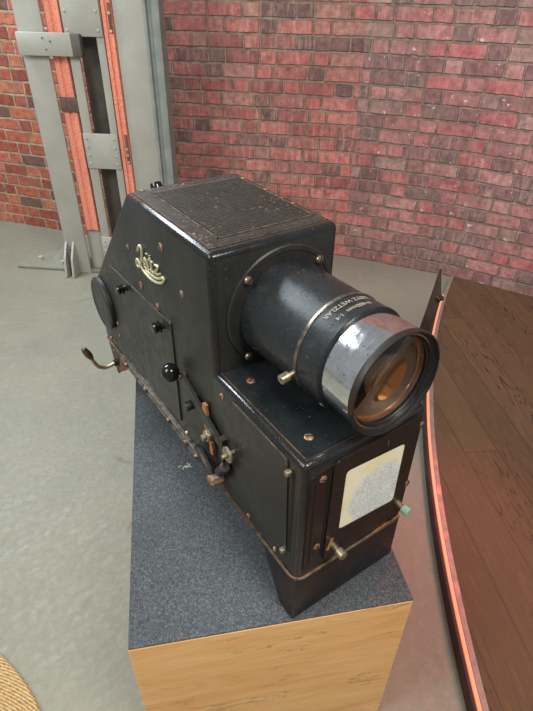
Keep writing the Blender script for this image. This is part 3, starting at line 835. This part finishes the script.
# front face: plates, window, knobs
bm = bmesh.new(); prism(bm, rounded_poly([(0.012, 0.020), (0.241, 0.020), (0.241, 0.255), (0.222, 0.262), (0.060, 0.258), (0.012, 0.254)], 0.006), 1, -0.003, 0.001, 0.0006, 1)
fp = pp('front_plate', bm, M_front)
wx = [(0.077, 0.092), (0.077, 0.230), (0.204, 0.220), (0.207, 0.078)]
bm = bmesh.new()
o_ = rounded_poly([(0.052, 0.028), (0.232, 0.028), (0.232, 0.268), (0.060, 0.264), (0.052, 0.250)], 0.004, 6); i_ = rounded_poly([(0.079, 0.090), (0.208, 0.078), (0.206, 0.222), (0.078, 0.232)], 0.010, 6)
def ring_plate(bm, outer, inner, y0, y1):
    import mathutils
    from mathutils.geometry import tessellate_polygon
    for y in (y0, y1):
        vo = [Vector((x, y, z)) for x, z in outer]; vi = [Vector((x, y, z)) for x, z in inner]
        tris = tessellate_polygon([vo, vi]); allv = [bm.verts.new(p) for p in vo + vi]
        for t3 in tris: bm.faces.new([allv[k] for k in t3])
        if y == y0: a = allv
        else: b = allv
    n = len(outer); m = len(inner)
    for k in range(n): bm.faces.new((a[k], a[(k + 1) % n], b[(k + 1) % n], b[k]))
    for k in range(m): bm.faces.new((a[n + k], a[n + (k + 1) % m], b[n + (k + 1) % m], b[n + k]))
ring_plate(bm, o_, i_, -0.0065, -0.003)
wf = pp('window_frame', bm, M_front, fp, smooth=False)
bm = bmesh.new(); prism(bm, i_, 1, -0.0052, -0.003); pp('frosted_window', bm, M_frost, fp, smooth=False)
bm = bmesh.new(); box(bm, (0.0455, -0.0036, 0.04), (0.0485, -0.0028, 0.25)); pp('slot', bm, M_dark, fp)
bm = bmesh.new(); box(bm, (0.0205, -0.0036, 0.04), (0.0235, -0.0028, 0.235)); pp('slot', bm, M_dark, fp)
bm = bmesh.new(); box(bm, (0.160, -0.0072, 0.240), (0.162, -0.0062, 0.252)); pp('scratch_mark', bm, M_edge, fp)
for x, z in ((0.034, 0.240), (0.036, 0.075), (0.239, 0.243), (0.240, 0.100)): screw(fp, (x, -0.003, z), (0, -1, 0), 0.0065)
def rod(x, z, tip):
    bm = bmesh.new(); cyl(bm, (x, -0.003, z), (x, -0.026, z), 0.0055, 16, 0.0006)
    r = pp('guide_rod', bm, M_brass)
    bm = bmesh.new(); cyl(bm, (x, -0.022, z), (x, -0.036, z), 0.0082, 20, 0.001); finish('rod_cap', bm, tip, r)
    return r
rod(0.069, 0.060, M_brass); rod(0.219, 0.066, M_verd)
bm = bmesh.new(); prism(bm, [(0.055, 0.052), (0.062, 0.050), (0.070, 0.076), (0.064, 0.078)], 1, -0.0074, -0.0062); pp('rust_patch', bm, M_rust, fp)
# lug on the right top corner, flap on the far side
bm = bmesh.new(); cyl(bm, (0.232, 0.004, H1 + 0.002), (0.232, 0.045, H1 + 0.004), 0.009, 18, 0.003); pp('corner_lug', bm, M_skirt)
bm = bmesh.new()
prism(bm, [(0.071, 0.477), (0.061, 0.436), (0.064, 0.36), (0.066, 0.228), (0.066, 0.06), (0.120, 0.06), (0.102, 0.22), (0.086, 0.345), (0.079, 0.40)], 0, 0.298, 0.304, 0.0008, 1)
fl = pp('side_flap', bm, M_flap)
bm = bmesh.new(); cyl(bm, (0.297, 0.062, 0.428), (0.309, 0.062, 0.428), 0.0045, 14, 0.001); finish('stud', bm, M_skirt, fl)
bm = bmesh.new(); box(bm, (0.245, 0.070, 0.07), (0.299, 0.112, 0.078)); finish('hinge_bracket', bm, M_skirt, fl)
bm = bmesh.new(); box(bm, (0.245, 0.070, 0.17), (0.299, 0.100, 0.178)); finish('hinge_bracket', bm, M_skirt, fl)

# ------------------------------------------------------------------ lens
LA = Vector((0.137, YU, 0.3720)); LB = Vector((0.1403, -0.018, 0.3790)); LD = (LB - LA).normalized(); LL = (LB - LA).length
ln = empty('lens_assembly', (0, 0, 0)); ln.parent = pj; ln.location = OFF
bm = bmesh.new(); lathe(bm, [(-0.004, 0.0), (-0.004, 0.1105), (0.003, 0.1105), (0.005, 0.108), (0.0055, 0.101), (0.0042, 0.0995), (0.0042, 0.0)], Vector((0.1355, YU, 0.377)), (0, -1, 0), 72)
mr_ = finish('mounting_ring', bm, M_side, ln, angle=25)
for x, z in ((0.064, 0.446), (0.207, 0.446), (0.064, 0.299), (0.207, 0.299)):
    screw(ln, (x, YU - 0.0045, z), (0, -1, 0), 0.0075, M_brass, 0.006)
def lat(name, prof, mat, n=72, closed=False, angle=30):
    bm = bmesh.new(); lathe(bm, prof, LA, LD, n, closed)
    return finish(name, bm, mat, ln, angle=angle)
lat('lens_barrel', [(0.0, 0.0), (0.0, 0.0890), (0.004, 0.0885), (0.150, 0.0865), (0.150, 0.0), ], M_barrel)
lat('clamp_band', [(0.147, 0.0860), (0.1475, 0.0882), (0.1520, 0.0886), (0.1535, 0.0878), (0.1535, 0.0860)], M_band, closed=True)
lat('focus_sleeve', [(0.153, 0.0), (0.153, 0.0868), (0.192, 0.0862), (0.1935, 0.0872), (0.1985, 0.0872), (0.1995, 0.0860), (0.1995, 0.0790), (0.1995, 0.060), (0.196, 0.0)], M_barrel)
lat('chrome_collar', [(0.199, 0.0740), (0.199, 0.0816), (0.2015, 0.0822), (0.262, 0.0822), (0.263, 0.080), (0.263, 0.074)], M_chrome, closed=True)
lat('lens_rim', [(0.2600, 0.0750), (0.2600, 0.0828), (0.2615, 0.0838), (0.2690, 0.0840), (0.2710, 0.0832), (0.2715, 0.0818), (0.2708, 0.0806), (0.2680, 0.0800), (0.2660, 0.0793), (0.2650, 0.0768), (0.2610, 0.0758), (0.2610, 0.0735), (0.2555, 0.0725), (0.2555, 0.0750)], M_skirt, closed=True)
lat('retaining_ring', [(0.2535, 0.0735), (0.2590, 0.0730), (0.2600, 0.0712), (0.2585, 0.0700), (0.2535, 0.0700)], M_skirt, closed=True)
lat('inner_tube', [(0.256, 0.0740), (0.240, 0.0725), (0.215, 0.0715), (0.213, 0.0)], M_inner)
lat('inner_ring', [(0.230, 0.0712), (0.233, 0.0712), (0.234, 0.0655), (0.231, 0.0650)], M_amber, closed=True)
lat('inner_ring', [(0.220, 0.0540), (0.224, 0.0540), (0.2245, 0.0430), (0.2205, 0.0420)], M_chrome, closed=True)
# front element: biconvex glass
Rg = 0.0715; pf = [(0.2640, 0.0)]
for i in range(1, 13):
    r = Rg * i / 12; pf.append((0.2640 - 0.0120 * (r / Rg) ** 2, r))
for i in range(12, -1, -1):
    r = Rg * i / 12; pf.append((0.2450 + 0.0040 * (r / Rg) ** 2, r))
lat('lens_glass', pf, M_glass, 72, angle=60)
# clamp screw on the band
P0 = LA + LD * 0.150
u_, v_, d_ = frame_of(LD)
dirs = Vector((-0.985, 0, -0.17)).normalized()
bm = bmesh.new(); cyl(bm, P0 + dirs * 0.086, P0 + dirs * 0.104, 0.004, 12); cyl(bm, P0 + dirs * 0.098, P0 + dirs * 0.113, 0.0080, 20, 0.001)
finish('clamp_screw', bm, M_brass, ln)
bm = bmesh.new()
dd = Vector((-0.62, 0, -0.78)).normalized(); q = LA + LD * 0.183 + dd * 0.0865
cyl(bm, q, q + dd * 0.003, 0.005, 10, 0.001); dd = Vector((-0.55, 0, -0.83)).normalized(); q = LA + LD * 0.165 + dd * 0.0868; cyl(bm, q, q + dd * 0.002, 0.003, 10)
finish('index_mark', bm, M_logo, ln)

# engraved lettering bent round the sleeve (reads from behind the lens)
M_ink = NT('pale_engraving_fill').out((0.34, 0.32, 0.26), 0.6)
def wrap_text(txt, size, tpos, phi0):
    cu = D.curves.new('t', 'FONT'); cu.body = txt; cu.size = size; cu.extrude = 0.0
    ob = D.objects.new('t', cu); COL.objects.link(ob)
    dg = bpy.context.evaluated_depsgraph_get(); dg.update()
    me = D.meshes.new_from_object(ob.evaluated_get(dg))
    D.objects.remove(ob)
    bm = bmesh.new(); bm.from_mesh(me); D.meshes.remove(me)
    bmesh.ops.triangulate(bm, faces=bm.faces)
    bmesh.ops.subdivide_edges(bm, edges=[e for e in bm.edges if e.calc_length() > 0.003], cuts=2)
    xs_ = [v.co.x for v in bm.verts]; w = max(xs_) - min(xs_); x0 = min(xs_)
    R_ = 0.0871
    uu, vv, dv = frame_of(LD)
    for v in bm.verts:
        s = v.co.x - x0 - w / 2; tt = v.co.y
        # upside down as seen from the front: letters' up points to the front of the lens... reads from the projector's rear
        ang = phi0 - s / R_
        rad = Vector((math.sin(ang), 0, math.cos(ang)))
        v.co = LA + LD * (tpos - tt * FL) + rad * R_
    ext = bmesh.ops.extrude_face_region(bm, geom=bm.faces[:])
    for g in ext['geom']:
        if isinstance(g, bmesh.types.BMVert):
            c0 = LA + LD * (g.co - LA).dot(LD)
            g.co += (g.co - c0).normalized() * 0.0004
    finish('engraving', bm, M_ink, ln)
FL = -1
wrap_text('LEITZ WETZLAR', 0.0112, 0.160, math.radians(-8))
wrap_text('f=400mm  1:4', 0.0112, 0.177, math.radians(-8))

for o in D.objects:
    n = o.name.split('.')[0]
    L = {'chrome_collar': 'scratched chrome collar', 'engraving': 'pale engraved lettering', 'maker_badge': 'pale brass script badge', 'ball_knob': 'shiny black ball knob',
         'clamp_screw': 'nickel clamp screw', 'frosted_window': 'cream frosted window with grey mottling', 'crank_rod': 'bent brass crank rod', 'light_strip': 'glowing orange strip',
         'edge_trim': 'pale metal trim', 'felt_top': 'heathered grey-blue felt', 'rail': 'salmon painted rail', 'rusty_link': 'orange rusty link'}.get(n)
    if L and o.parent: o['label'] = L
    if n == 'rod_cap' and o.data.materials[0] == M_verd: o['label'] = 'green tarnished cap'
# ------------------------------------------------------------------ light
w = D.worlds.new('World'); bpy.context.scene.world = w; w.use_nodes = True
bg = w.node_tree.nodes['Background']
bg.inputs[0].default_value = (0.95, 0.97, 1.0, 1); bg.inputs[1].default_value = 0.33
def area(name, loc, target, sx, sy, power, col):
    l = D.lights.new(name, 'AREA'); l.shape = 'RECTANGLE'; l.size = sx; l.size_y = sy; l.energy = power; l.color = col
    o = D.objects.new(name, l); COL.objects.link(o); o.location = loc
    o.rotation_euler = (Vector(target) - Vector(loc)).to_track_quat('-Z', 'Y').to_euler()
    return o
for k in range(3):
    area('skylight_pane', (-1.15 + 0.65 * k, 3.1, 3.1), (-0.55 + 0.65 * k, 0.3, 0.6), 0.52, 0.9, 44, (0.82, 0.93, 1.0))
area('skylight_left', (-2.4, 0.6, 3.0), (0.3, 2.3, 0.4), 1.6, 1.6, 82, (1.0, 0.97, 0.90))
area('front_fill', (0.2, -1.4, 3.2), (0.2, 1.0, 0.4), 0.8, 0.8, 66, (1.0, 0.93, 0.84))  # unseen fill added on the camera side to brighten the front faces
def spot(name, loc, target, power, col, deg, blend=0.8, rad=0.15):
    l = D.lights.new(name, 'SPOT'); l.energy = power; l.color = col; l.spot_size = math.radians(deg); l.spot_blend = blend; l.shadow_soft_size = rad
    o = D.objects.new(name, l); COL.objects.link(o); o.location = loc
    o.rotation_euler = (Vector(target) - Vector(loc)).to_track_quat('-Z', 'Y').to_euler()
    return o
spot('red_floor_fill', (1.9, 0.75, 1.7), (0.42, -0.05, 0.0), 120, (1.0, 0.17, 0.16), 36)  # unseen red light added for the strip's pink glow on the floor
spot('pink_wall_spot', (1.7, -1.0, 2.2), (2.75, 0.45, 0.6), 85, (1.0, 0.26, 0.40), 90)

# ------------------------------------------------------------------ camera
cam = D.cameras.new('camera'); co = D.objects.new('camera', cam); COL.objects.link(co)
cam.sensor_fit = 'HORIZONTAL'; cam.sensor_width = 36.0; cam.lens = 528.263 * 36 / 533; cam.clip_start = 0.02
F_ = Vector((0.46063, 0.66994, -0.58224)); R_ = Vector((0.8294, -0.55849, 0.01356)); U_ = Vector((0.31609, 0.48915, 0.81291))
Mx = Matrix((R_, U_, -F_)).transposed().to_4x4(); Mx.translation = Vector((-0.332933, -0.385759, 1.460227))
co.matrix_world = Mx
sc = bpy.context.scene
sc.camera = co
sc.view_settings.view_transform = 'Standard'; sc.view_settings.look = 'None'
sc.view_settings.exposure = 0.0; sc.view_settings.gamma = 1.0; sc.view_settings.use_curve_mapping = False
